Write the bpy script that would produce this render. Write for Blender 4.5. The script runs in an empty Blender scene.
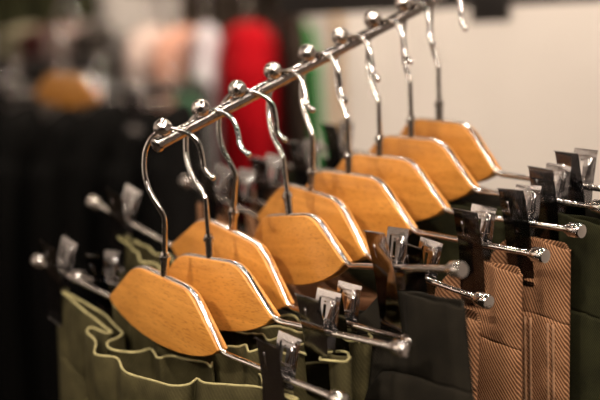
import bpy, bmesh, math, random
from mathutils import Vector, Matrix, noise
R = random.Random(7)
sc = bpy.context.scene
COL = sc.collection
PI = math.pi
EYE = 1.45                      # eye height of the photographer

# ------------------------------------------------------------------ helpers
def link(name, me, mat=None, parent=None):
    o = bpy.data.objects.new(name, me)
    COL.objects.link(o)
    if mat is not None and me is not None:
        me.materials.append(mat)
    if parent is not None:
        o.parent = parent
    return o

def from_bm(name, bm, mat, parent=None, smooth=True, sharp=None):
    me = bpy.data.meshes.new(name)
    bmesh.ops.recalc_face_normals(bm, faces=bm.faces)
    bm.to_mesh(me); bm.free()
    if smooth:
        me.polygons.foreach_set('use_smooth', [True]*len(me.polygons))
        if sharp is not None:
            me.set_sharp_from_angle(angle=math.radians(sharp))
    return link(name, me, mat, parent)

def empty(name, loc=(0, 0, 0), label=None, cat=None, group=None, parent=None):
    o = bpy.data.objects.new(name, None)
    o.empty_display_size = 0.02
    COL.objects.link(o); o.location = loc
    if parent: o.parent = parent
    tag(o, label, cat, group)
    return o

def tag(o, label=None, cat=None, group=None, kind=None):
    if label: o['label'] = label
    if cat: o['category'] = cat
    if group: o['group'] = group
    if kind: o['kind'] = kind
    return o

def box(bm, lo, hi, bevel=0.0):
    r = bmesh.ops.create_cube(bm, size=1)
    vs = r['verts']
    for v in vs:
        v.co = Vector([lo[i] + (v.co[i]+.5)*(hi[i]-lo[i]) for i in range(3)])
    if bevel:
        es = list({e for v in vs for e in v.link_edges})
        bmesh.ops.bevel(bm, geom=es, offset=bevel, segments=2, profile=.7, affect='EDGES')

def catmull(pts, n=6):
    pts = [Vector(p) for p in pts]
    P = [pts[0]*2-pts[1]] + pts + [pts[-1]*2-pts[-2]]
    out = []
    for i in range(1, len(P)-2):
        a, b, c, d = P[i-1:i+3]
        for k in range(n):
            t = k/n
            out.append(.5*((2*b)+(c-a)*t+(2*a-5*b+4*c-d)*t*t+(3*b-a-3*c+d)*t**3))
    out.append(pts[-1])
    return out

def tube(bm, pts, rad, seg=12, caps=True, closed=False, flat=None):
    """sweep a round (or flat = (a, b) superellipse in frame) section along pts"""
    pts = [Vector(p) for p in pts]
    n = len(pts)
    rads = rad if isinstance(rad, (list, tuple)) else [rad]*n
    rings = []
    t0 = (pts[1]-pts[0]).normalized()
    up = Vector((0, 1, 0)) if abs(t0.y) < .9 else Vector((1, 0, 0))
    nr = (up - t0*up.dot(t0)).normalized()
    for i, p in enumerate(pts):
        if closed: t = (pts[(i+1) % n]-pts[i-1])
        else: t = pts[min(i+1, n-1)]-pts[max(i-1, 0)]
        if t.length < 1e-9: t = t0
        t = t.normalized()
        nr = nr - t*nr.dot(t)
        nr = nr.normalized() if nr.length > 1e-6 else t.orthogonal().normalized()
        b = t.cross(nr)
        ring = []
        for k in range(seg):
            a = 2*PI*k/seg
            ca, sa = math.cos(a), math.sin(a)
            if flat:
                m = (abs(ca)**4+abs(sa)**4)**-.25
                v = p + nr*ca*flat[0]*m + b*sa*flat[1]*m
            else:
                v = p + nr*ca*rads[i] + b*sa*rads[i]
            ring.append(bm.verts.new(v))
        rings.append(ring)
    m = n if closed else n-1
    for i in range(m):
        r1, r2 = rings[i], rings[(i+1) % n]
        for k in range(seg):
            bm.faces.new((r1[k], r1[(k+1) % seg], r2[(k+1) % seg], r2[k]))
    if caps and not closed:
        bm.faces.new(rings[0][::-1]); bm.faces.new(rings[-1])

def lathe(bm, prof, mat4, seg=24):
    """prof: (axis position, radius) pairs revolved about local z"""
    rings = []
    for z, r in prof:
        if r < 1e-7:
            rings.append([bm.verts.new(mat4 @ Vector((0, 0, z)))])
        else:
            rings.append([bm.verts.new(mat4 @ Vector((r*math.cos(2*PI*k/seg), r*math.sin(2*PI*k/seg), z))) for k in range(seg)])
    for a, b in zip(rings, rings[1:]):
        for k in range(seg):
            k2 = (k+1) % seg
            if len(a) == 1 and len(b) == 1: continue
            if len(a) == 1: bm.faces.new((a[0], b[k2], b[k]))
            elif len(b) == 1: bm.faces.new((a[k], a[k2], b[0]))
            else: bm.faces.new((a[k], a[k2], b[k2], b[k]))

# ------------------------------------------------------------------ materials
def mat_base(name):
    m = bpy.data.materials.new(name); m.use_nodes = True
    nt = m.node_tree
    return m, nt, nt.nodes['Principled BSDF']

def plain(name, col, rough=.6, metal=0, noise_amt=.0, scale=20, bump=0):
    m, nt, b = mat_base(name)
    b.inputs['Base Color'].default_value = (*col, 1)
    b.inputs['Roughness'].default_value = rough
    b.inputs['Metallic'].default_value = metal
    if noise_amt or bump:
        tc = nt.nodes.new('ShaderNodeTexCoord'); nz = nt.nodes.new('ShaderNodeTexNoise')
        nz.inputs['Scale'].default_value = scale; nz.inputs['Detail'].default_value = 5
        nt.links.new(tc.outputs['Object'], nz.inputs['Vector'])
        if noise_amt:
            rp = nt.nodes.new('ShaderNodeValToRGB')
            rp.color_ramp.elements[0].position = .3; rp.color_ramp.elements[1].position = .7
            rp.color_ramp.elements[0].color = (*[c*(1-noise_amt) for c in col], 1)
            rp.color_ramp.elements[1].color = (*[min(1, c*(1+noise_amt)) for c in col], 1)
            nt.links.new(nz.outputs['Fac'], rp.inputs['Fac']); nt.links.new(rp.outputs['Color'], b.inputs['Base Color'])
        if bump:
            bp = nt.nodes.new('ShaderNodeBump'); bp.inputs['Strength'].default_value = bump
            bp.inputs['Distance'].default_value = .002
            nt.links.new(nz.outputs['Fac'], bp.inputs['Height']); nt.links.new(bp.outputs['Normal'], b.inputs['Normal'])
    return m

def chrome_mat(name, col, rough, bump=.0, scale=300):
    m, nt, b = mat_base(name)
    b.inputs['Base Color'].default_value = (*col, 1)
    b.inputs['Metallic'].default_value = 1
    tc = nt.nodes.new('ShaderNodeTexCoord'); nz = nt.nodes.new('ShaderNodeTexNoise')
    nz.inputs['Scale'].default_value = scale; nz.inputs['Detail'].default_value = 3
    nt.links.new(tc.outputs['Object'], nz.inputs['Vector'])
    mr = nt.nodes.new('ShaderNodeMapRange')
    mr.inputs['To Min'].default_value = rough*.6; mr.inputs['To Max'].default_value = rough*1.6
    nt.links.new(nz.outputs['Fac'], mr.inputs['Value']); nt.links.new(mr.outputs['Result'], b.inputs['Roughness'])
    if bump:
        bp = nt.nodes.new('ShaderNodeBump'); bp.inputs['Strength'].default_value = bump
        bp.inputs['Distance'].default_value = .0006
        nt.links.new(nz.outputs['Fac'], bp.inputs['Height']); nt.links.new(bp.outputs['Normal'], b.inputs['Normal'])
    return m

def wood_mat():
    m, nt, b = mat_base('beech_wood')
    L = nt.links.new; N = nt.nodes.new
    tc = N('ShaderNodeTexCoord'); oi = N('ShaderNodeObjectInfo')
    add = N('ShaderNodeVectorMath'); add.operation = 'ADD'
    sc_ = N('ShaderNodeVectorMath'); sc_.operation = 'SCALE'; sc_.inputs['Scale'].default_value = 7.0
    L(oi.outputs['Random'], sc_.inputs[0]); L(tc.outputs['Object'], add.inputs[0]); L(sc_.outputs[0], add.inputs[1])
    mp = N('ShaderNodeMapping'); mp.inputs['Scale'].default_value = (14, 60, 190); mp.inputs['Rotation'].default_value = (0, .12, 0)
    L(add.outputs[0], mp.inputs['Vector'])
    nz = N('ShaderNodeTexNoise'); nz.inputs['Scale'].default_value = 1; nz.inputs['Detail'].default_value = 4; nz.inputs['Distortion'].default_value = .6
    L(mp.outputs['Vector'], nz.inputs['Vector'])
    mp2 = N('ShaderNodeMapping'); mp2.inputs['Scale'].default_value = (230, 200, 1100); mp2.inputs['Rotation'].default_value = (0, .12, 0)
    L(add.outputs[0], mp2.inputs['Vector'])
    fl = N('ShaderNodeTexNoise'); fl.inputs['Scale'].default_value = 1; fl.inputs['Detail'].default_value = 2
    L(mp2.outputs['Vector'], fl.inputs['Vector'])
    big = N('ShaderNodeTexNoise'); big.inputs['Scale'].default_value = 26; big.inputs['Detail'].default_value = 3
    L(add.outputs[0], big.inputs['Vector'])
    rp = N('ShaderNodeValToRGB')
    rp.color_ramp.elements[0].position = .25; rp.color_ramp.elements[0].color = (.49, .195, .030, 1)
    rp.color_ramp.elements[1].position = .75; rp.color_ramp.elements[1].color = (.70, .315, .064, 1)
    L(nz.outputs['Fac'], rp.inputs['Fac'])
    fr = N('ShaderNodeValToRGB')
    fr.color_ramp.elements[0].position = .30; fr.color_ramp.elements[0].color = (.60, .50, .40, 1)
    fr.color_ramp.elements[1].position = .46; fr.color_ramp.elements[1].color = (1, 1, 1, 1)
    L(fl.outputs['Fac'], fr.inputs['Fac'])
    mx = N('ShaderNodeMix'); mx.data_type = 'RGBA'; mx.blend_type = 'MULTIPLY'; mx.inputs['Factor'].default_value = .8
    L(rp.outputs['Color'], mx.inputs['A']); L(fr.outputs['Color'], mx.inputs['B'])
    br = N('ShaderNodeValToRGB')
    br.color_ramp.elements[0].position = .3; br.color_ramp.elements[0].color = (.80, .78, .72, 1)
    br.color_ramp.elements[1].position = .6; br.color_ramp.elements[1].color = (1, 1, 1, 1)
    L(big.outputs['Fac'], br.inputs['Fac'])
    mx2 = N('ShaderNodeMix'); mx2.data_type = 'RGBA'; mx2.blend_type = 'MULTIPLY'; mx2.inputs['Factor'].default_value = .8
    L(mx.outputs['Result'], mx2.inputs['A']); L(br.outputs['Color'], mx2.inputs['B'])
    L(mx2.outputs['Result'], b.inputs['Base Color'])
    b.inputs['Roughness'].default_value = .42
    b.inputs['Coat Weight'].default_value = .25; b.inputs['Coat Roughness'].default_value = .25
    bp = N('ShaderNodeBump'); bp.inputs['Strength'].default_value = .12; bp.inputs['Distance'].default_value = .0006
    L(fl.outputs['Fac'], bp.inputs['Height']); L(bp.outputs['Normal'], b.inputs['Normal'])
    return m

def cloth_mat(name, c1, c2, stripe=0, rough=.9, freq=330, noise_s=60):
    """c1 dark thread, c2 light thread; stripe: strength of diagonal twill lines (UV in metres)"""
    m, nt, b = mat_base(name)
    L = nt.links.new; N = nt.nodes.new
    tc = N('ShaderNodeTexCoord')
    mp = N('ShaderNodeMapping'); mp.inputs['Rotation'].default_value = (0, 0, math.radians(36))
    L(tc.outputs['UV'], mp.inputs['Vector'])
    wv = N('ShaderNodeTexWave'); wv.wave_type = 'BANDS'; wv.bands_direction = 'X'
    wv.inputs['Scale'].default_value = freq/ (2*PI) * 1.0
    wv.inputs['Distortion'].default_value = .6; wv.inputs['Detail'].default_value = 1; wv.inputs['Detail Scale'].default_value = 3
    L(mp.outputs['Vector'], wv.inputs['Vector'])
    nz = N('ShaderNodeTexNoise'); nz.inputs['Scale'].default_value = noise_s; nz.inputs['Detail'].default_value = 6
    L(tc.outputs['Object'], nz.inputs['Vector'])
    fine = N('ShaderNodeTexNoise'); fine.inputs['Scale'].default_value = 1500; fine.inputs['Detail'].default_value = 2
    L(tc.outputs['Object'], fine.inputs['Vector'])
    pw = N('ShaderNodeMath'); pw.operation = 'POWER'; pw.inputs[1].default_value = 2.2; L(wv.outputs['Fac'], pw.inputs[0])
    m1 = N('ShaderNodeMath'); m1.operation = 'MULTIPLY'; m1.inputs[1].default_value = stripe
    L(pw.outputs[0], m1.inputs[0])
    m2 = N('ShaderNodeMath'); m2.operation = 'MULTIPLY_ADD'; m2.inputs[1].default_value = 1-stripe
    L(nz.outputs['Fac'], m2.inputs[0]); L(m1.outputs[0], m2.inputs[2])
    m3 = N('ShaderNodeMath'); m3.operation = 'MULTIPLY_ADD'; m3.inputs[1].default_value = .35
    L(fine.outputs['Fac'], m3.inputs[0]); L(m2.outputs[0], m3.inputs[2])
    rp = N('ShaderNodeValToRGB')
    rp.color_ramp.elements[0].position = .35; rp.color_ramp.elements[0].color = (*c1, 1)
    rp.color_ramp.elements[1].position = .95; rp.color_ramp.elements[1].color = (*c2, 1)
    L(m3.outputs[0], rp.inputs['Fac']); L(rp.outputs['Color'], b.inputs['Base Color'])
    b.inputs['Roughness'].default_value = rough
    b.inputs['Specular IOR Level'].default_value = .12
    bp = N('ShaderNodeBump'); bp.inputs['Strength'].default_value = .35; bp.inputs['Distance'].default_value = .0008
    L(m3.outputs[0], bp.inputs['Height']); L(bp.outputs['Normal'], b.inputs['Normal'])
    return m

M = dict(
    chrome=chrome_mat('polished_chrome', (.86, .83, .81), .05, .35, 420),
    rail=chrome_mat('brushed_rail_chrome', (.50, .46, .44), .10, .5, 420),
    plate=chrome_mat('clip_chrome', (.70, .69, .70), .06, 0, 40),
    dark_reflection_plate=chrome_mat('clip_chrome_dark_reflection', (.38, .37, .38), .06, 0, 40),  # clip chrome darkened: the mirrored dark room is painted into its colour
    wood=wood_mat(),
    olive=cloth_mat('olive_cotton', (.017, .015, .006), (.078, .066, .029), .12, freq=900),
    olive_edge=plain('raw_olive_edge', (.34, .30, .14), .85, 0, .25, 200, .3),
    dark=cloth_mat('black_olive_cotton', (.004, .0034, .0024), (.020, .0165, .011), .25, freq=1400),
    brown=cloth_mat('brown_twill', (.085, .036, .015), (.40, .21, .115), .62, freq=950),
    brown_stitch=plain('light_brown_stitching', (.28, .15, .08), .8, 0, .3, 300, .3),
    green=cloth_mat('dark_green_cotton', (.005, .005, .002), (.030, .030, .012), .4, freq=1500),
    rubber=plain('black_rubber', (.02, .02, .02), .7, 0, .2, 60),
    blackmetal=plain('black_powder_coat', (.035, .030, .028), .45, .2, .2, 40),
)

# ------------------------------------------------------------------ camera
PITCH, CROLL, F = .2034, -.0192, 1250.0
cp, sp, cr, sr = math.cos(PITCH), math.sin(PITCH), math.cos(CROLL), math.sin(CROLL)
base_rows = [Vector((1, 0, 0)), Vector((0, sp, cp)), Vector((0, cp, -sp))]
right = base_rows[0]*cr + base_rows[1]*sr
upv = -base_rows[0]*sr + base_rows[1]*cr
fwd = base_rows[2]
EYEP = Vector((0, 0, EYE))
cam = bpy.data.cameras.new('camera'); co = bpy.data.objects.new('camera', cam); COL.objects.link(co)
mw = Matrix((right, upv, -fwd)).transposed().to_4x4(); mw.translation = EYEP
co.matrix_world = mw
cam.sensor_width = 36; cam.lens = 36*F/600
cam.clip_start = .02
cam.dof.use_dof = True; cam.dof.focus_distance = .800; cam.dof.aperture_fstop = 3.4
sc.camera = co

def at(px, py, z):
    """point at depth z (m) seen at a pixel of the 600x400 frame: used to survey where things stand"""
    return EYEP + (right*((px-300)/F) - upv*((py-200)/F) + fwd)*z

# ------------------------------------------------------------------ the display arm
BASE = Vector((-.08921, .81344, EYE-.13128))
RD = Vector((.77113, .54420, .33046)).normalized()
STEP = .031184
arm = empty('display_arm', BASE, 'sloping chrome display arm studded with balls, holding all the wooden hangers', 'display rail')
RC = Vector((0, 0, .0045))          # arm centre above the fitted line
RR = .0044
bm = bmesh.new()
a0 = RC - RD*.0055; a1 = RC + RD*(STEP*15.1)
tube(bm, [a0, a0+(a1-a0)*.5, a1], RR, 28)
M['stud'] = chrome_mat('ball_chrome', (.80, .76, .73), .05, .9, 420)
from_bm('arm_tube', bm, M['rail'], arm, sharp=40)
bm = bmesh.new()
q = RD.to_track_quat('Z', 'Y').to_matrix().to_4x4(); q.translation = a0
lathe(bm, [(-.0022, 0), (-.0022, .0034), (-.0014, .0049), (.0, .0053), (.0022, .0053), (.0026, .0046)], q, 28)
from_bm('end_cap', bm, M['rail'], arm, sharp=50)
BR = .0064
for i in range(13):
    bm = bmesh.new()
    c = Vector((0, 0, .0134)) + RD*STEP*i
    r = bmesh.ops.create_uvsphere(bm, u_segments=28, v_segments=18, radius=BR, matrix=Matrix.Translation(c))
    lathe(bm, [(0, .0030), (.006, .0026)], Matrix.Translation(c-Vector((0, 0, .0105))), 16)
    from_bm('ball_stud', bm, M['stud'], arm)
for i in range(13):
    bm = bmesh.new()
    c = RC + RD*(STEP*(i+.58)) + Vector((0, 0, RR*.82))
    bmesh.ops.create_uvsphere(bm, u_segments=14, v_segments=8, radius=.0019, matrix=Matrix.Translation(c) @ Matrix.Diagonal((1, 1, .55, 1)))
    if i < 9: from_bm('rivet', bm, M['rail'], arm)
    else: bm.free()

# ------------------------------------------------------------------ hangers
W, D, A, H, XO = .0666, .0315, .0328, .0872, .0024    # plate half width, shoulder drop, half top width, top below hook, offset
T2 = .0043
LROD = .180

def plate_outline():
    def rnd(p0, p, p1, r, n=6):
        p0, p, p1 = Vector(p0), Vector(p), Vector(p1)
        a = p+(p0-p).normalized()*r; b = p+(p1-p).normalized()*r
        return [(a*(1-t)**2 + p*2*t*(1-t) + b*t*t) for t in [k/n for k in range(n+1)]]
    top = rnd((-W, -D), (-A, 0), (A, 0), .011) + rnd((-A, 0), (A, 0), (W, -D), .011)
    bot = [(W*.985, -D-.0012), (.0600, -D-.0055), (.050, -D-.0096), (.038, -D-.0130), (.024, -D-.0155), (.010, -D-.0168), (0, -D-.0171)]
    pts = [Vector((-W, -D))] + top + [Vector((W, -D))] + [Vector(p) for p in bot] + [Vector((-x, z)) for x, z in bot[-2::-1]]
    return [Vector(p) for p in pts], top

OUT, TOP = plate_outline()

def wood_panel_mesh(y0, y1):
    bm = bmesh.new()
    f = [bm.verts.new((p.x, y0, p.y)) for p in OUT]; b = [bm.verts.new((p.x, y1, p.y)) for p in OUT]
    ff = bm.faces.new(f); fb = bm.faces.new(b[::-1])
    n = len(OUT)
    for i in range(n):
        bm.faces.new((f[i], b[i], b[(i+1) % n], f[(i+1) % n]))
    bmesh.ops.recalc_face_normals(bm, faces=bm.faces)
    es = list(ff.edges)+list(fb.edges)
    bmesh.ops.bevel(bm, geom=es, offset=.0009, segments=3, profile=.5, affect='EDGES')
    return bm

def rod_point(side, s, bend):
    """point on the rod at distance s from the hanger's centre; bend tips it about the plate corner"""
    d = s-W
    return Vector((side*(W+d*math.cos(bend)), 0, -D-.0026+d*math.sin(bend)))

def clip_plate(front, hole):
    """sheet-metal jaw in (y, z) profile, origin on the rod"""
    sg = -1 if front else 1
    w = .0110
    prof = [(-.0104, .0232), (-.0092, .0236), (-.0082, .0205), (-.0052, .004), (-.0044, 0), (-.0036, -.006), (-.0016, -.038), (-.0026, -.042)]
    prof = [(sg*-y, z) for y, z in prof]
    if front: prof = [(-abs(y), z) for y, z in prof]
    else: prof = [(abs(y), z) for y, z in prof]
    xs = [-w, -.0034, -.0008, w]
    bm = bmesh.new()
    # refine the profile so a window can be left in the upper lever
    rows = []
    for (ya, za), (yb, zb) in zip(prof, prof[1:]):
        k = 3 if abs(za-zb) > .012 else 1
        for t in range(k): rows.append((ya+(yb-ya)*t/k, za+(zb-za)*t/k))
    rows.append(prof[-1])
    g = []
    for (y, z) in rows:
        tw = 1.0 if z > -.002 else 1.0+.0*z
        g.append([bm.verts.new((x*tw, y, z)) for x in xs])
    for i in range(len(rows)-1):
        zc = (rows[i][1]+rows[i+1][1])/2
        for j in range(3):
            if hole and j == 1 and .0062 < zc < .0175: continue
            bm.faces.new((g[i][j], g[i][j+1], g[i+1][j+1], g[i+1][j]))
    th = .0009
    r = bmesh.ops.solidify(bm, geom=bm.faces[:], thickness=th)
    return bm

def make_clip(parent, mat4, tilt_y=0.0):
    m = mat4
    bm = bmesh.new()      # sleeve riding on the rod
    lathe(bm, [(-.0052, .0022), (-.0052, .0031), (.0052, .0031), (.0052, .0022)], Matrix.Rotation(PI/2, 4, 'Y'), 20)
    c = from_bm('clip', bm, M['plate'], parent, sharp=40)
    c.matrix_local = m
    for front in (True, False):
        bm = clip_plate(front, not front)
        j = from_bm('clip_jaw', bm, M['dark_reflection_plate'] if front else M['plate'], c, sharp=25)
    bm = bmesh.new()      # bent spring wire between the levers
    pts = []
    for k in range(40):
        a = k/39*2*PI*2.5+PI/2
        pts.append((-.0042+.0084*k/39, .0037*math.cos(a), .0037*math.sin(a)))
    tube(bm, catmull([(-.0045, -.0072, .0150), (-.0045, -.0050, .0060)]+pts[:1], 3), .0005, 6)
    tube(bm, pts, .0005, 6)
    tube(bm, catmull([pts[-1], (.0040, .0050, .0060), (.0040, .0078, .0165), (-.0030, .0078, .0165)], 3), .0006, 6)
    fr = [(x, .0036+.21*z, z) for x, z in ((-.0062, .0060), (.0056, .0060), (.0066, .0070), (.0066, .0182), (.0056, .0192), (-.0062, .0192), (-.0072, .0182), (-.0072, .0070))]
    tube(bm, fr, .00055, 6, closed=True)
    from_bm('spring', bm, M['plate'], c)
    return c

hook_pts = [  # x, z, how far the bend leans off the plate's plane
    (0, -.0870, 0), (0, -.060, 0), (0, -.0480, 0), (-.0014, -.0440, .03), (-.0050, -.0385, .1), (-.0105, -.0310, .25), (-.0148, -.0220, .5), (-.0164, -.0130, .7),
    (-.0156, -.0025, .85), (-.0108, .0068, 1), (-.0025, .0113, 1), (.0060, .0118, 1), (.0142, .0102, 1), (.0208, .0042, .95), (.0238, -.0050, .85), (.0248, -.0100, .75), (.0272, -.0142, .65), (.0318, -.0172, .55)]

def make_hanger(mat4, hook_yaw, lean, clipL, clipR, bendL, bendR, label, rollL=0, rollR=0, name='trouser_hanger', group=None):
    h = empty(name, (0, 0, 0), label, 'hanger', group)
    h.matrix_world = mat4
    # everything is laid out from the shank's hanging point; the plate sits H below it
    off = Matrix.Translation((XO, 0, -H))
    for s in (-1, 1):
        bm = wood_panel_mesh(*( (-T2, -.0020) if s < 0 else (.0020, T2)))
        o = from_bm('wood_panel', bm, M['wood'], h, sharp=35); o.matrix_local = off
    # steel band set in the groove between the panels
    bm = bmesh.new()
    path = [Vector((-W+.0012, 0, -D-.0018))] + [Vector((p.x, 0, p.y-.0004)) for p in TOP] + [Vector((W-.0012, 0, -D-.0018))]
    fine = []
    for a, b in zip(path, path[1:]):
        for t in (0, .5): fine.append(a.lerp(b, t))
    fine.append(path[-1])
    tube(bm, fine, 0, 12, flat=(.00195, .0016))
    for sd, bend in ((-1, bendL), (1, bendR)):
        p1 = Vector((sd*(W-.0022), 0, -D+.0002))
        pts = [p1, Vector((sd*(W+.0006), 0, -D-.0016)), rod_point(sd, W+.005, bend), rod_point(sd, W+.015, bend), rod_point(sd, W+.06, bend), rod_point(sd, LROD-.004, bend)]
        pp = catmull(pts, 5)
        tube(bm, pp, [.0013 if i < 3 else .0020 for i in range(len(pp))], 16)
    o = from_bm('steel_band', bm, M['chrome'], h, sharp=50); o.matrix_local = off
    # end knobs
    for sd, bend in ((-1, bendL), (1, bendR)):
        bm = bmesh.new()
        lathe(bm, [(-.0085, .0020), (-.0085, .0030), (-.0060, .0032), (-.0056, .0044), (-.0048, .0049), (.0030, .0050), (.0042, .0043), (.0044, .0030), (.0046, 0)], Matrix.Identity(4), 24)
        o = from_bm('end_knob', bm, M['chrome'], h, sharp=40)
        p = rod_point(sd, LROD, bend)
        dirv = Vector((sd*math.cos(bend), 0, math.sin(bend)))
        mm = dirv.to_track_quat('Z', 'Y').to_matrix().to_4x4(); mm.translation = p
        o.matrix_local = off @ mm
    # clips
    for sd, s, bend, rl in ((-1, clipL, bendL, rollL), (1, clipR, bendR, rollR)):
        p = rod_point(sd, s, bend)
        mm = Matrix.Translation(p) @ Matrix.Rotation(-sd*bend*.6+rl, 4, 'Y')
        make_clip(h, off @ mm)
    # hook (swivels) and its ferrule
    pts = [Vector((x, lean*w, z)) for x, z, w in hook_pts]
    bm = bmesh.new(); tube(bm, catmull(pts, 6), .0018, 14)
    e = pts[-1]; bmesh.ops.create_uvsphere(bm, u_segments=14, v_segments=10, radius=.0023, matrix=Matrix.Translation(e))
    hk = from_bm('hook', bm, M['chrome'], h); hk.matrix_local = Matrix.Translation((XO, 0, 0)) @ Matrix.Rotation(hook_yaw, 4, 'Z')
    bm = bmesh.new()
    lathe(bm, [(-.0010, .0029), (.0115, .0029), (.0118, .0038), (.0142, .0038), (.0148, .0030), (.0165, .0027), (.0165, .0015)], Matrix.Translation((XO, 0, -H)), 18)
    from_bm('ferrule', bm, M['chrome'], h, sharp=40)
    return h

FIT = [[-0.8857, -0.0605, -1.1769, -0.2488], [-0.8613, 0.074, -2.7082, -0.4334], [-0.8565, -0.1435, -0.2168, -0.2849], [-1.013, 0.1876, -0.0283, -0.8681], [-0.9554, -0.0412, 3.3633, -0.8892], [-0.902, 0.0376, 2.4462, -0.9495], [-0.8855, 0.044, 1.4545, -0.9318], [-0.9377, 0.0538, 2.1092, -1.1801], [-1.0201, 0.0475, 1.2698, -1.1088]]
#        clipL  clipR  bendL  bendR  rollL rollR
CL = [(.148, .123, .00, .06, .10, .03),
      (.138, .108, .00, .00, -.05, .06),
      (.138, .116, .02, .17, .05, -.05),
      (.140, .112, .00, .00, .0, .08),
      (.135, .120, .07, .00, .05, .0),
      (.140, .124, .00, .00, .0, .02),
      (.140, .134, .00, .00, .04, -.03),
      (.138, .136, .00, .00, .0, .04),
      (.142, .146, .00, .00, .0, .0)]
HL = ['wooden clip hanger at the front, nearest the tip of the chrome arm',
      'wooden clip hanger directly behind the frontmost one, its plate half hidden by it',
      'wooden clip hanger, third from the arm tip, its right shoulder dropping steeply',
      'wooden clip hanger with a level-topped plate, tilted up at its right, fourth hanger',
      'wooden clip hanger with pointed left shoulder rising behind the level-topped plate, fifth hanger',
      'wooden clip hanger sixth from the arm tip, its rod ending between two brown trousers',
      'wooden clip hanger seventh from the arm tip, third from the back',
      'wooden clip hanger eighth from the arm tip, second from the back against the pale wall',
      'rearmost wooden clip hanger, highest on the arm against the pale wall']
HM = []
for k in range(9):
    yaw, roll, off_, hy = FIT[k]
    C = BASE + RD*(STEP*k + off_/1000)
    m4 = Matrix.Translation(C) @ Matrix.Rotation(yaw, 4, 'Z') @ Matrix.Rotation(-roll, 4, 'Y')
    HM.append(m4)
    # perpendicular distance of the hook's plane from the ball, so that the wire lies behind it on the arm
    n = Vector((-math.sin(hy), math.cos(hy), 0))
    cur = n.dot(RD*off_/1000)
    lean = .0080-cur
    cL, cR, bL, bR, rL, rR = CL[k]
    make_hanger(m4, hy-yaw, lean, cL, cR, bL, bR, HL[k], rL, rR)

# ------------------------------------------------------------------ trousers
def lerp_tab(tab, x):
    if x <= tab[0][0]: return tab[0][1]
    for (a, va), (b, vb) in zip(tab, tab[1:]):
        if x <= b:
            t = (x-a)/(b-a); t = t*t*(3-2*t)
            return va+(vb-va)*t
    return tab[-1][1]

def grid_obj(name, rows, us, mat, parent, closed=True, thick=.0012):
    """rows of equal-length loops -> a cloth sheet with UVs in metres"""
    bm = bmesh.new(); uvl = bm.loops.layers.uv.new('UVMap')
    g = [[bm.verts.new(p) for p in r] for r in rows]
    n = len(rows[0]); acc = 0
    vs = [0]
    for a, b in zip(rows, rows[1:]): vs.append(vs[-1]+(Vector(a[n//4])-Vector(b[n//4])).length)
    for i in range(len(rows)-1):
        for j in range(n if closed else n-1):
            j2 = (j+1) % n
            f = bm.faces.new((g[i][j], g[i][j2], g[i+1][j2], g[i+1][j]))
            uu = [us[j], us[j+1], us[j+1], us[j]]; vv = [vs[i], vs[i], vs[i+1], vs[i+1]]
            for l, u_, v_ in zip(f.loops, uu, vv): l[uvl].uv = (u_, v_)
    me = bpy.data.meshes.new(name); bm.to_mesh(me); bm.free()
    me.polygons.foreach_set('use_smooth', [True]*len(me.polygons))
    o = link(name, me, mat, parent)
    if thick:
        md = o.modifiers.new('cloth_thickness', 'SOLIDIFY'); md.thickness = thick; md.offset = 0
    return o

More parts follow.
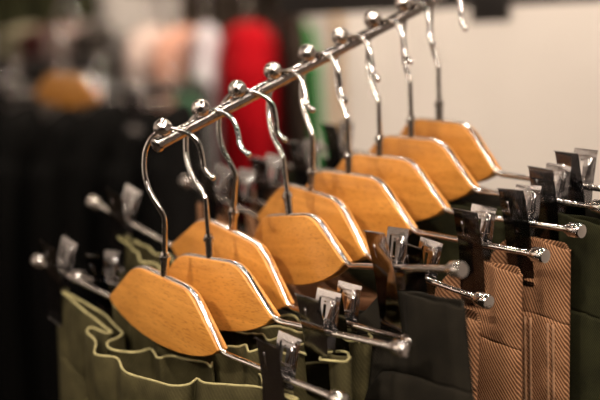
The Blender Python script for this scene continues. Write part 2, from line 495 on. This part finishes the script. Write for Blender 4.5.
def make_trousers(k, E0, E1, fy, by, fz, bz, band, mat, label, edge=None, stitch=None, seed=0, fold=.003, taper=.97, wave=(), custom=None, group=None):
    """hangs under hanger k. E0/E1: left/right reach of the waist, fy/by: tables of front/back distance from the clip plane,
       fz/bz: tables of how far the top edge sags under the rod"""
    root = empty('trousers', (0, 0, 0), label, 'trousers', group)
    yaw, roll, off_, hy = FIT[k]
    rodc = HM[k] @ Vector((XO, 0, -H-D-.0026))
    root.matrix_world = Matrix.Translation(rodc) @ Matrix.Rotation(yaw, 4, 'Z') @ Matrix.Rotation(-roll*.8, 4, 'Y')
    N = 130
    xs = [(-E0+(E0+E1)*(.5-.5*math.cos(PI*i/N))*.35+(E0+E1)*i/N*.65) for i in range(N+1)]
    def bend_z(x):
        cL, cR, bL, bR, _, _ = CL[k]
        if x > W: return (x-W)*math.tan(bR)
        if x < -W: return (-x-W)*math.tan(bL)
        return 0
    rng = random.Random(seed*13+5)
    ph = [rng.uniform(0, 6.28) for _ in range(8)]
    def top(x, s):
        y = (lerp_tab(fy, x) if s < 0 else lerp_tab(by, x))
        z = -(lerp_tab(fz, x) if s < 0 else lerp_tab(bz, x)) + bend_z(x)
        e = max(0, 1-((x-(E1-E0)/2)/((E0+E1)/2))**2)
        for (amp, fr, p) in wave:
            sft = 0 if s < 0 else 1.7
            w_ = math.sin(x*fr+p+sft)
            y += amp*min(1, e*4)*w_
            z += amp*.45*min(1, e*4)*math.cos(x*fr*1.3+p*2+sft)
        return Vector((x, y, z))
    loop = [top(x, -1) for x in xs] + [top(x, 1) for x in xs[::-1]]
    if custom:
        loop = []
        for pl in custom:
            cm_ = catmull([Vector((a/1000, b/1000, c/1000)) for a, b, c in pl], 8)
            acc = [0]
            for a, b in zip(cm_, cm_[1:]): acc.append(acc[-1]+(b-a).length)
            j = 0
            for i in range(N+1):
                t = acc[-1]*i/N
                while j < len(acc)-2 and acc[j+1] < t: j += 1
                q_ = cm_[j].lerp(cm_[j+1], (t-acc[j])/max(1e-9, acc[j+1]-acc[j]))
                dm = min(1, max(0, (.105-abs(q_.x))/.03))
                loop.append(q_+Vector((0, dm*.0013*math.sin(i*.41), dm*.0008*math.sin(i*.29+1)+bend_z(q_.x))))
    n = len(loop)
    us = [0]
    for i in range(n): us.append(us[-1]+(loop[(i+1) % n]-loop[i]).length)
    def side(i): return -1 if i <= N else 1
    def down(i, d, puff=0):
        p = loop[i]; s = side(i)
        x, y, z = p
        g = min(1, max(0, d)/.25)
        e = max(0, 1-((x-(E1-E0)/2)/((E0+E1)/2))**2)
        f = math.sin(x*70+ph[0]+s)*.6+math.sin(x*150+ph[1]-s*.7)*.4+math.sin(x*31+ph[2])*.5
        # released from the clips the cloth opens a little
        # held flat between the jaws of both clips
        near = min(abs(x+CL[k][0]), abs(x-CL[k][1]))
        cm = min(1, max(0, (near-.010)/.016)); cm = cm*cm*(3-2*cm)
        free = max(cm, min(1, max(0, (d-.030)/.02)))
        yy = (y*(1-.45*min(1, d/.12)) + s*(.0045*min(1, d/.06)+puff)*math.sqrt(max(e, 0)))*free + s*.0004*(1-free) + fold*f*g*e
        xx = x*(1-.02*g)
        return Vector((xx, yy, z-d))
    # waistband
    rows = [[down(i, d, pf) for i in range(n)] for d, pf in ((0, 0), (.0015, .0008), (.008, .0016), (.02, .0018), (band*.7, .001), (band-.003, .0002), (band, -.0004))]
    grid_obj('waistband', rows, us, mat, root)
    # seat and hips down to the crotch
    ds = [band-.0004, band+.002, band+.007, band+.02, band+.045, band+.08, .16, .20, .24, .27]
    rows = [[down(i, d, (-.0002, .0018, .0034, .0040, .0034, .0020)[j] if j < 6 else .0013) for i in range(n)] for j, d in enumerate(ds)]
    grid_obj('seat_panel', rows, us, mat, root)
    # two legs
    last = rows[-1]
    mid = (E1-E0)/2
    for sd in (-1, 1):
        idx = [i for i in range(n) if (last[i].x-mid)*sd >= -.0005]
        if sd < 0:
            cut = idx.index(max(idx)) if False else None
        # start the ring at a consistent place
        ring = [i for i in range(n) if (last[i].x-mid)*sd >= -.0005]
        if sd < 0: # wraps round the loop's start: reorder
            hi = [i for i in ring if i > N]; lo = [i for i in ring if i <= N]; ring = hi+lo
        us2 = [0]
        for a, b in zip(ring, ring[1:]+ring[:1]): us2.append(us2[-1]+(last[a]-last[b]).length)
        rr = []
        cx = mid+sd*(E0+E1)/4
        for d in (.0, .05, .14, .28, .42, .56, .70):
            t = d/.70
            rr.append([Vector((cx+(last[i].x-cx)*(1-.28*t), last[i].y*(1-.1*t)+.002*math.sin(last[i].x*60+d*9), last[i].z-d)) for i in ring])
        grid_obj('leg', rr, us2, mat, root)
    if edge:
        bm = bmesh.new()
        pts = [p+Vector((0, 0, .0003)) for p in loop]
        tube(bm, pts, .00085, 6, closed=True)
        from_bm('edge_binding', bm, edge, root)
    if stitch:
        for xx in stitch[1]:
            bm = bmesh.new()
            for dx in (-.0022, .0022):
                i = min(range(N+1), key=lambda j: abs(xs[j]-xx))
                pts = []
                for d in [band+.002+.006*q_ for q_ in range(34)]:
                    p = down(i, d, .0036); pts.append(Vector((p.x+dx, p.y-.0009, p.z)))
                tube(bm, pts, .0009, 6)
            from_bm('stitched_seam', bm, stitch[0], root)
    return root

OL = 'olive green trousers with raw pale top edge'
make_trousers(0, .150, .140,
    fy=[(-.150, .001), (-.143, -.002), (-.125, -.003), (-.105, -.016), (-.098, -.030), (-.06, -.036), (-.03, -.032), (.02, -.030), (.07, -.020), (.105, -.006), (.123, -.0018), (.14, .001)],
    by=[(-.150, .001), (-.143, .002), (-.125, .003), (-.09, .006), (-.04, .002), (0, -.002), (.04, .006), (.09, .010), (.115, .003), (.123, .0018), (.14, .001)],
    fz=[(-.150, .012), (-.11, .015), (-.07, .027), (-.02, .033), (.05, .029), (.12, .014), (.14, .014)],
    bz=[(-.150, .012), (-.08, .020), (-.02, .027), (.05, .025), (.12, .014), (.14, .014)],
    band=.052, mat=M['olive'], edge=M['olive_edge'], label='olive green trousers with frilled waist clipped to the front hanger', seed=1,
    custom=[[(-152, -.6, -14), (-140, -1, -14), (-120, -3.5, -15), (-98, -4, -19), (-78, -1, -24), (-70, 0, -26), (-74, -5, -26), (-90, -6, -26.5), (-84, -12, -27), (-62, -20, -27), (-42, -29, -27), (-23, -27, -26), (-12, -29, -26.5), (3, -32, -26), (19, -30, -26), (36, -27, -25), (50, -26, -23), (58, -22, -20), (55, -13, -18.5), (63, -13, -18), (85, -9, -16.5), (103, -2, -14), (123, -.6, -13), (138, -1.5, -13), (141, 0, -13)],
            [(141, 1, -13), (136, 2, -13), (123, .6, -13), (105, 4, -14), (88, 14, -16), (72, 22, -18), (55, 20, -20), (40, 20, -19), (37, 14, -20), (45, 7, -20), (34, 9, -21), (20, 12, -23), (2, 8, -25), (-4, 2, -26), (-4, -5, -26), (-14, 0, -25), (-24, 4, -25.5), (-27, -10, -26), (-38, -19, -26), (-52, -14, -26), (-58, -4, -26), (-66, 5, -25), (-84, 7, -22), (-110, 4, -17), (-140, 1, -14), (-151, .6, -14)]], wave=((.0030, 150, .4), (.0022, 260, 1.9)), fold=.005)
make_trousers(1, .150, .132,
    fy=[(-.150, .0), (-.138, -.0018), (-.10, -.010), (-.03, -.012), (.05, -.010), (.095, -.003), (.108, -.0018), (.122, -.006), (.132, -.001)],
    by=[(-.150, .0), (-.138, .0018), (-.09, .008), (0, .010), (.07, .010), (.108, .0018), (.122, .008), (.132, .003)],
    fz=[(-.150, .012), (-.07, .018), (0, .022), (.08, .016), (.132, .014)], bz=[(-.150, .012), (-.07, .016), (0, .018), (.08, .014), (.132, .012)],
    band=.050, mat=M['olive'], edge=M['olive_edge'], label='olive green trousers on the second hanger, waist looping open at its right clip', seed=2, wave=((.0022, 190, 1.1), (.0014, 310, .3)))
make_trousers(2, .150, .142,
    fy=[(-.150, .0), (-.138, -.0018), (-.10, -.009), (0, -.010), (.05, -.008), (.100, -.003), (.116, -.0018), (.13, -.007), (.142, -.001)],
    by=[(-.150, .0), (-.138, .0018), (-.09, .007), (0, .009), (.07, .008), (.116, .0018), (.13, .008), (.142, .003)],
    fz=[(-.150, .012), (0, .020), (.142, .012)], bz=[(-.150, .012), (0, .017), (.142, .010)],
    band=.050, mat=M['olive'], edge=M['olive_edge'], label='olive green trousers on the third hanger, mostly hidden under the plates', seed=3, wave=((.002, 170, 2.1), (.0012, 300, .9)))
def flat(k, E0, E1, mat, label, top_=.012, band=.05, seed=0, stitch=None, thick=.005, endy=0.0, group=None, fold=.002, sag=.024):
    cL, cR = CL[k][0], CL[k][1]
    mk = lambda s: [(-E0, s*.0005), (-cL-.01, s*.003), (-cL, s*.0018), (-cL+.012, s*.003), (-.06, s*thick), (.0, s*thick*1.1), (.07, s*thick), (cR-.012, s*.003), (cR, s*.0018), (cR+.010, s*.0036+endy*.3), (E1-.008, s*.0052+endy), (E1, s*.0008+endy)]
    fz = [(-E0, top_), (-cL, top_), (-.08, top_+.7*sag), (0, top_+sag), (.078, top_+.75*sag), (cR-.006, top_+.002), (cR+.01, top_), (E1-.01, top_+.001), (E1, top_+.004)]
    return make_trousers(k, E0, E1, mk(-1), mk(1), fz, fz, band, mat, label, stitch=stitch, seed=seed, wave=((.0008, 120, seed),), fold=fold, group=group)
flat(3, .165, .187, M['dark'], 'black olive trousers with broad plain waistband in the middle of the row', .010, .050, 4, endy=-.004)
flat(4, .160, .176, M['brown'], 'brown twill trousers nearest the dark pair, only a stitched strip showing', sag=.040, top_=.012, band=.046, seed=5, stitch=(M['brown_stitch'], (.150, .163)))
flat(5, .165, .164, M['brown'], 'brown twill trousers in the middle of the three brown pairs', sag=.046, top_=.010, band=.050, seed=6, stitch=(M['brown_stitch'], (.128,)))
flat(6, .165, .174, M['brown'], 'brown twill trousers furthest right of the three brown pairs, seams down the side', .008, .050, 7, sag=.070, stitch=(M['brown_stitch'], (.146, .165)))
flat(7, .165, .182, M['green'], 'dark green trousers beside the rightmost brown pair', .006, .062, 8, sag=.006)
flat(8, .165, .184, M['dark'], 'blackish trousers at the very back of the row, at the right edge', .010, .062, 9, sag=.004)

# ------------------------------------------------------------------ the crossbar that carries the arm
pend = BASE + a1
post = empty('display_post', pend+Vector((.045, .03, 0)), 'dark upright post that carries the top end of the chrome arm', 'display post')
hz = post.location.z
bm = bmesh.new(); box(bm, (-.015, -.015, -hz), (.015, .015, 2.9-hz), .002); from_bm('upright', bm, M['blackmetal'], post, sharp=40)
bm = bmesh.new(); box(bm, (-.052, -.036, -.02), (-.0155, .012, .02), .002); from_bm('mount_plate', bm, M['blackmetal'], post, sharp=40)
e0, e1 = at(280, -8, 1.62), at(640, -27, 1.50)
cbar = empty('crossbar', (e0+e1)/2, 'dark horizontal bar with a square bracket hanging in front of the pale wall', 'crossbar')
dv = e1-e0; rot = dv.to_track_quat('X', 'Z').to_matrix().to_4x4(); cbar.matrix_world = Matrix.Translation((e0+e1)/2) @ rot
hl = dv.length/2
bm = bmesh.new(); box(bm, (-hl, -.012, -.031), (hl, .012, .031), .002); from_bm('bar', bm, M['blackmetal'], cbar, sharp=40)
bm = bmesh.new(); box(bm, (.022, -.018, -.050), (.070, .018, .034), .003); from_bm('bracket', bm, M['blackmetal'], cbar, sharp=40)
for sx in (-hl*.9, hl*.9):
    bm = bmesh.new(); tube(bm, [(sx, 0, .03), (sx, 0, .5), (sx, 0, 2.9-cbar.location.z)], .004, 8); from_bm('suspension_rod', bm, M['blackmetal'], cbar)

# ------------------------------------------------------------------ the shop around it
def struct(name, lo, hi, mat):
    bm = bmesh.new(); box(bm, lo, hi)
    o = from_bm(name, bm, mat, None, smooth=False); o['kind'] = 'structure'; return o
X0, X1, Y0, Y1, ZC = -3.2, 2.6, -3.0, 3.1, 2.9
M['wall'] = plain('warm_plaster', (.56, .51, .475), .85, 0, .04, 3, .1)
M['wall_dark'] = plain('dark_brown_plaster', (.045, .036, .028), .8, 0, .15, 3)
M['floor'] = plain('dark_wood_floor', (.05, .035, .024), .45, 0, .3, 4)
M['ceil'] = plain('grey_ceiling', (.13, .12, .11), .9, 0, .05, 2)
struct('floor', (X0, Y0, -.1), (X1, Y1, 0), M['floor'])
struct('ceiling', (X0, Y0, ZC), (X1, Y1, ZC+.1), M['ceil'])
struct('wall_back', (X0, Y1, -.1), (X1, Y1+.1, ZC+.1), M['wall'])
struct('wall_front', (X0, Y0-.1, -.1), (X1, Y0, ZC+.1), M['wall_dark'])
struct('wall_left', (X0-.1, Y0-.1, -.1), (X0, Y1+.1, ZC+.1), M['wall'])
struct('wall_right', (X1, Y0-.1, -.1), (X1+.1, Y1+.1, ZC+.1), M['wall'])

def garment(px0, px1, pytop, z, length, mat, label, cat='garment', name='garment', depth=.5, yaw=PI/2, group=None, stripes=None):
    """a garment on a hanger on a far rail, seen side-on: rounded shoulder, body with folds, sleeve, hook"""
    c = at((px0+px1)/2, pytop, z); wdt = (px1-px0)/F*z
    root = empty(name, c, label, cat, group)
    root.rotation_euler = (0, 0, R.uniform(-.12, .12))
    ph = R.uniform(0, 6)
    bm = bmesh.new(); rings = []
    prof = [(0, .35), (.008, .62), (.025, .82), (.06, .95), (.12, 1), (.3, 1), (.5, .98), (.75, 1.02), (1, 1.05)]
    n = 40
    for t, w in prof:
        dep = depth*(.35+.65*min(1, (t/.16)**.5 if t < .16 else 1))*.5
        ring = []
        for k in range(n):
            a = 2*PI*k/n
            f = 1+.09*math.sin(a*7+ph)*min(1, t*4)
            ring.append(bm.verts.new((wdt/2*w*math.cos(a)*f, dep*math.sin(a)*f, -t*length)))
        rings.append(ring)
    for a, b in zip(rings, rings[1:]):
        for k in range(n): bm.faces.new((a[k], b[k], b[(k+1) % n], a[(k+1) % n]))
    bm.faces.new(rings[0]); 
    from_bm('body', bm, mat, root)
    bm = bmesh.new()
    tube(bm, catmull([(0, -depth*.38, -.06*length), (0, -depth*.50, -.2*length), (wdt*.05, -depth*.52, -.45*length), (wdt*.08, -depth*.49, -.68*length)], 5), [wdt*.30]*21 if False else wdt*.30, 14)
    from_bm('sleeve', bm, stripes or mat, root)
    bm = bmesh.new()
    tube(bm, catmull([(0, 0, -.01), (0, 0, .03), (0, .018, .045), (0, .012, .072), (0, -.012, .07), (0, -.02, .052)], 5), .0018, 8)
    from_bm('hook', bm, M['chrome'], root)
    return root

def fab(n, c):
    m = plain(n, c, .95, 0, .12, 8, .2); m.node_tree.nodes['Principled BSDF'].inputs['Specular IOR Level'].default_value = .08
    return m
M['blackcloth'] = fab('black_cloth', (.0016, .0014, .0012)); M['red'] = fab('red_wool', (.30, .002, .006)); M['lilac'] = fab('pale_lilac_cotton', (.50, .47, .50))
M['mint'] = fab('muted_green_cotton', (.10, .22, .13)); M['peach'] = fab('peach_cotton', (.50, .27, .20)); M['pink'] = fab('pale_pink_cotton', (.50, .39, .35))
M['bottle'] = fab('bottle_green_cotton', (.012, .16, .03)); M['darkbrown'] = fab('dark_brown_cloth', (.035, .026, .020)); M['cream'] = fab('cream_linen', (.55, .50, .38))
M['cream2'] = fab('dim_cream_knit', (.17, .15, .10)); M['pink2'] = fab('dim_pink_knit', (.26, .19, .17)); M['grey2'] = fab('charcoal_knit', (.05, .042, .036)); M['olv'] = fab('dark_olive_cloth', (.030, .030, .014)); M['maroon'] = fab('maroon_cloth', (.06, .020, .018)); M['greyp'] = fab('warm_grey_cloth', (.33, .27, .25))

# coats on the far rail, left to right
ZF = 2.35
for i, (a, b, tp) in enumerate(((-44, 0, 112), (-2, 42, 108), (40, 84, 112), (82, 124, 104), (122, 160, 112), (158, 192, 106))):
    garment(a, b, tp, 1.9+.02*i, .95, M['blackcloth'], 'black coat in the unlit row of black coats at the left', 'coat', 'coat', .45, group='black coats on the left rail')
far = [
    (132, 166, 28, 2.5, M['pink'], 'pale pink top hanging far behind the arm tip', .24),
    (166, 192, 28, 2.48, M['peach'], 'peach top hanging between the pale pink top and the pale lilac coat', .26),
    (190, 222, 26, 2.45, M['lilac'], 'long pale lilac coat hanging just left of the red coat', 1.0),
    (216, 280, 24, 2.40, M['red'], 'long bright red coat hanging far behind the hooks', 1.05),
    (276, 302, 0, 2.45, M['darkbrown'], 'dark brown coat hanging right of the red coat', 1.0),
    (294, 316, 24, 2.55, M['bottle'], 'bottle green coat hanging right of the dark brown coat', 1.0),
    (177, 199, 82, 2.20, M['mint'], 'muted green coat hanging lower, in front of the peach top', .8)]
for a, b, tp, z, m_, lb, ln in far:
    garment(a, b, tp, z, ln, m_, lb, 'top' if ' top hanging' in lb[:26] else 'coat', 'hanging_top' if ' top hanging' in lb[:26] else 'coat', .4)
for i, (a, b) in enumerate(((-30, 6), (4, 36), (34, 62), (60, 88), (178, 206), (206, 234), (234, 262), (262, 292))):
    garment(a, b, -150, 2.82+.01*i, (.40, .41, .40, .38, .40, .41, .39, .36)[i], M['olv'] if i < 4 else M['darkbrown'],
            'dark olive jacket hanging in the high row at the top left' if i < 4 else 'dark brown jacket hanging high above the red coat', 'jacket', 'jacket', .25,
            group='olive jackets high on the left' if i < 4 else 'brown jackets high above the red coat')
# far clothes rails
def far_rail(p, q_, r, label, z0=0):
    o = empty('clothes_rail', (p+q_)/2, label, 'clothes rail')
    bm = bmesh.new(); tube(bm, [p-(p+q_)/2, Vector((0, 0, 0)), q_-(p+q_)/2], r, 14); from_bm('rail', bm, M['blackmetal'], o)
    for e in (p, q_):
        v = e-(p+q_)/2
        bm = bmesh.new(); tube(bm, [v, v+Vector((0, 0, -e.z/2+z0/2)), v+Vector((0, 0, -e.z+z0))], r, 12); from_bm('post', bm, M['blackmetal'], o)
    return o
pa = at(-60, 95, 1.95); pb = at(206, 88, 2.05)
far_rail(pa, pb, .012, 'black clothes rail above the row of black coats')
def wall_rail(p, q_, label):
    o = empty('clothes_rail', (p+q_)/2, label, 'clothes rail')
    v, u = p-(p+q_)/2, q_-(p+q_)/2
    bm = bmesh.new(); tube(bm, [v, Vector((0, 0, 0)), u], .008, 12); from_bm('rail', bm, M['blackmetal'], o)
    for e in (v*.96, u*.96):
        bm = bmesh.new(); tube(bm, [e, e+Vector((0, (Y1-o.location.y)*.5, 0)), e+Vector((0, Y1-o.location.y-e.y, 0))], .008, 12); from_bm('rail_bracket', bm, M['blackmetal'], o)
wall_rail(at(124, -10, 2.5), at(322, -12, 2.5), 'dark wall rail carrying the red coat and its neighbours')
wall_rail(at(-50, -188, 2.84), at(300, -188, 2.84), 'dark wall rail carrying the high row of jackets')
# folded knitwear on a shelf above the black coats
sh0 = at(-40, 58, 2.45); sh1 = at(112, 58, 2.45)
shelf = empty('wall_shelf', (sh0+sh1)/2, 'dark wall shelf with folded knitwear above the black coats', 'shelf')
w_ = (sh1-sh0).length/2
bm = bmesh.new(); box(bm, (-w_, -.02, -.03), (w_, .64, 0), .002); from_bm('board', bm, M['blackmetal'], shelf, smooth=False)
for sx in (-w_*.8, w_*.8):
    bm = bmesh.new(); box(bm, (sx-.01, .02, -.12), (sx+.01, .64, -.03), .002); from_bm('shelf_bracket', bm, M['blackmetal'], shelf, smooth=False)
def folded(px, wpx, hpx, mat, label, dy=.0):
    c = at(px, 58, 2.45); c.z = sh0.z+.0; w = wpx/F*2.45/2; h = hpx/F*2.45
    o = empty('folded_sweater', (c.x, c.y+dy, (sh0.z+sh1.z)/2), label, 'sweater')
    bm = bmesh.new()
    for l in range(3):
        box(bm, (-w*(1-.03*l), .0, h*l/3), (w*(1-.03*l), .26, h*(l+1)/3-.0008), h/7)
    from_bm('folded_body', bm, mat, o)
    bm = bmesh.new(); tube(bm, catmull([(-w*.4, .02, h), (-w*.2, -.004, h*1.0), (w*.2, -.004, h*1.0), (w*.4, .02, h)], 4), .004, 8); from_bm('collar', bm, mat, o)
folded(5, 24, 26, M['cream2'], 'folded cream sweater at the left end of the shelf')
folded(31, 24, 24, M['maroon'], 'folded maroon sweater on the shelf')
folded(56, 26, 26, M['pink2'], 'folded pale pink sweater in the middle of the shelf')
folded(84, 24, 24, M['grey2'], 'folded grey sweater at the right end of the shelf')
# the lone wooden hanger seen as an orange blur on the black coats
mm = Matrix.Translation(at(62, 13, 1.80)) @ Matrix.Rotation(-.6, 4, 'Z')
make_hanger(mm, 0, 0, .14, .13, 0, 0, 'wooden clip hanger hanging alone above the black coats at the left')

# post and column
M['timber'] = plain('pale_timber', (.45, .27, .13), .6, 0, .1, 10)
p = at(338, 110, 2.7)
bm = bmesh.new(); box(bm, (-.011, -.011, -p.z), (.011, .011, ZC-p.z), .002)
o = from_bm('timber_post', bm, M['timber'], None, smooth=False); o.location = p
tag(o, 'slim timber post standing in front of the pale wall', 'post')

# ------------------------------------------------------------------ light
def lamp(x, y, power, r=.07, label=None, col=(1, .85, .70), tilt=(0, 0), vis=18):
    o = empty('ceiling_spotlight', (x, y, ZC), label, 'ceiling light', 'recessed ceiling spotlights')
    bm = bmesh.new()
    lathe(bm, [(-.001, r*1.25), (-.012, r*1.25), (-.012, r*1.02), (-.003, r*1.0)], Matrix.Identity(4), 24)
    from_bm('trim_ring', bm, M['blackmetal'], o)
    L = bpy.data.lights.new('spot_bulb', 'AREA'); L.shape = 'DISK'; L.size = r*2; L.energy = power; L.color = col; L.spread = math.radians(130)
    lo = bpy.data.objects.new('spot_bulb', L); COL.objects.link(lo); lo.parent = o; lo.location = (0, 0, -.013); lo.rotation_euler = (tilt[0], tilt[1], 0)
spots = []
for ix, x in enumerate((-2.3, -1.3, -.35, .6, 1.6)):
    for iy, y in enumerate((-1.9, -.9, .1, 1.3, 2.4)):
        spots.append((x, y))
for x, y in spots:
    p_ = 7
    if x < -.8 and y > 1: p_ = 2.0
    if x > .3 and y > 2: p_ = 34
    if x == -.35 and y > 2: p_ = 22
    lamp(x, y, p_, .06, 'recessed round ceiling spotlight')
def keyspot(x, y, z, tgt, power, size, label, spread=60):
    o = empty('track_spotlight', (x, y, z), label, 'ceiling light')
    d = (Vector(tgt)-Vector((x, y, z))).normalized()
    qm = (-d).to_track_quat('Z', 'Y').to_matrix().to_4x4()
    bm = bmesh.new(); lathe(bm, [(.12, 0), (.12, size*.6), (0, size*.62), (0, size*.54), (.01, size*.5)], qm, 24); from_bm('lamp_housing', bm, M['blackmetal'], o)
    bm = bmesh.new(); tube(bm, [(0, 0, .05), (0, 0, (ZC-z)*.5), (0, 0, ZC-z)], .01, 10); from_bm('stem', bm, M['blackmetal'], o)
    if spread < 60:
        L = bpy.data.lights.new('spot_bulb', 'SPOT'); L.shadow_soft_size = size*.3; L.spot_size = math.radians(spread); L.spot_blend = 1
    else:
        L = bpy.data.lights.new('spot_bulb', 'AREA'); L.shape = 'DISK'; L.size = size; L.spread = math.radians(spread)
    L.energy = power; L.color = (1, .85, .70)
    lo = bpy.data.objects.new('spot_bulb', L); COL.objects.link(lo); lo.parent = o; lo.matrix_local = qm @ Matrix.Translation((0, 0, -.002))
def linear(x, y, ln, ang, power, label):
    o = empty('added_linear_light', (x, y, ZC-.25), label, 'ceiling light', 'added long ceiling lights'); o.rotation_euler = (0, 0, ang)
    bm = bmesh.new(); box(bm, (-ln/2, -.05, 0), (ln/2, .05, .05), .004); from_bm('housing', bm, M['blackmetal'], o, sharp=40)
    for sx in (-ln*.4, ln*.4):
        bm = bmesh.new(); tube(bm, [(sx, 0, .05), (sx, 0, .15), (sx, 0, .25)], .003, 8); from_bm('suspension_wire', bm, M['blackmetal'], o)
    L = bpy.data.lights.new('added_tube_light', 'AREA'); L.shape = 'RECTANGLE'; L.size = ln*.97; L.size_y = .08; L.energy = power; L.color = (1, .88, .76)
    lo = bpy.data.objects.new('added_tube_light', L); COL.objects.link(lo); lo.parent = o; lo.location = (0, 0, -.002)
for x_ in (-2.2, -.7, .8):
    linear(x_, -.6, 2.6, PI/2, 14, 'added long ceiling light, for streak highlights on the chrome')  # unseen lamps added to give the chrome long bright highlights
keyspot(-1.1, -.5, 2.6, (-.13, .78, 1.22), 235, .14, 'black track spotlight aimed at the front hangers', 26)
keyspot(.35, -.7, 2.6, (.05, .85, 1.25), 9, .16, 'black track spotlight behind the viewer')
keyspot(.9, 1.4, 2.7, (.9, 3.1, 1.4), 40, .2, 'black track spotlight washing the pale back wall', 110)
keyspot(-.5, 2.1, 2.7, (-.42, 3.1, 1.8), 14, .16, 'added black spotlight brightening the wall above the black coats', 70)  # unseen lamp added to brighten the beige wall at upper left
keyspot(-1.9, .9, 2.7, (-3.2, 1.0, 1.6), 60, .2, 'added black spotlight brightening the left wall for the clip plates', 100)  # unseen lamp added so the rear clip plates mirror a bright wall
M['added_panel'] = plain('added_dark_panelling', (.02, .017, .015), .6)
struct('added_trim_1', (X0, Y0, 0), (X0+.02, Y1, 1.0), M['added_panel'])  # unseen dark panelling added so the front clip plates mirror something dark

w = bpy.data.worlds.new('World'); sc.world = w; w.use_nodes = True
w.node_tree.nodes['Background'].inputs['Color'].default_value = (.9, .75, .6, 1)
w.node_tree.nodes['Background'].inputs['Strength'].default_value = .05
vs = sc.view_settings
vs.view_transform = 'Standard'; vs.look = 'None'; vs.exposure = -1.15; vs.gamma = 1; vs.use_curve_mapping = False
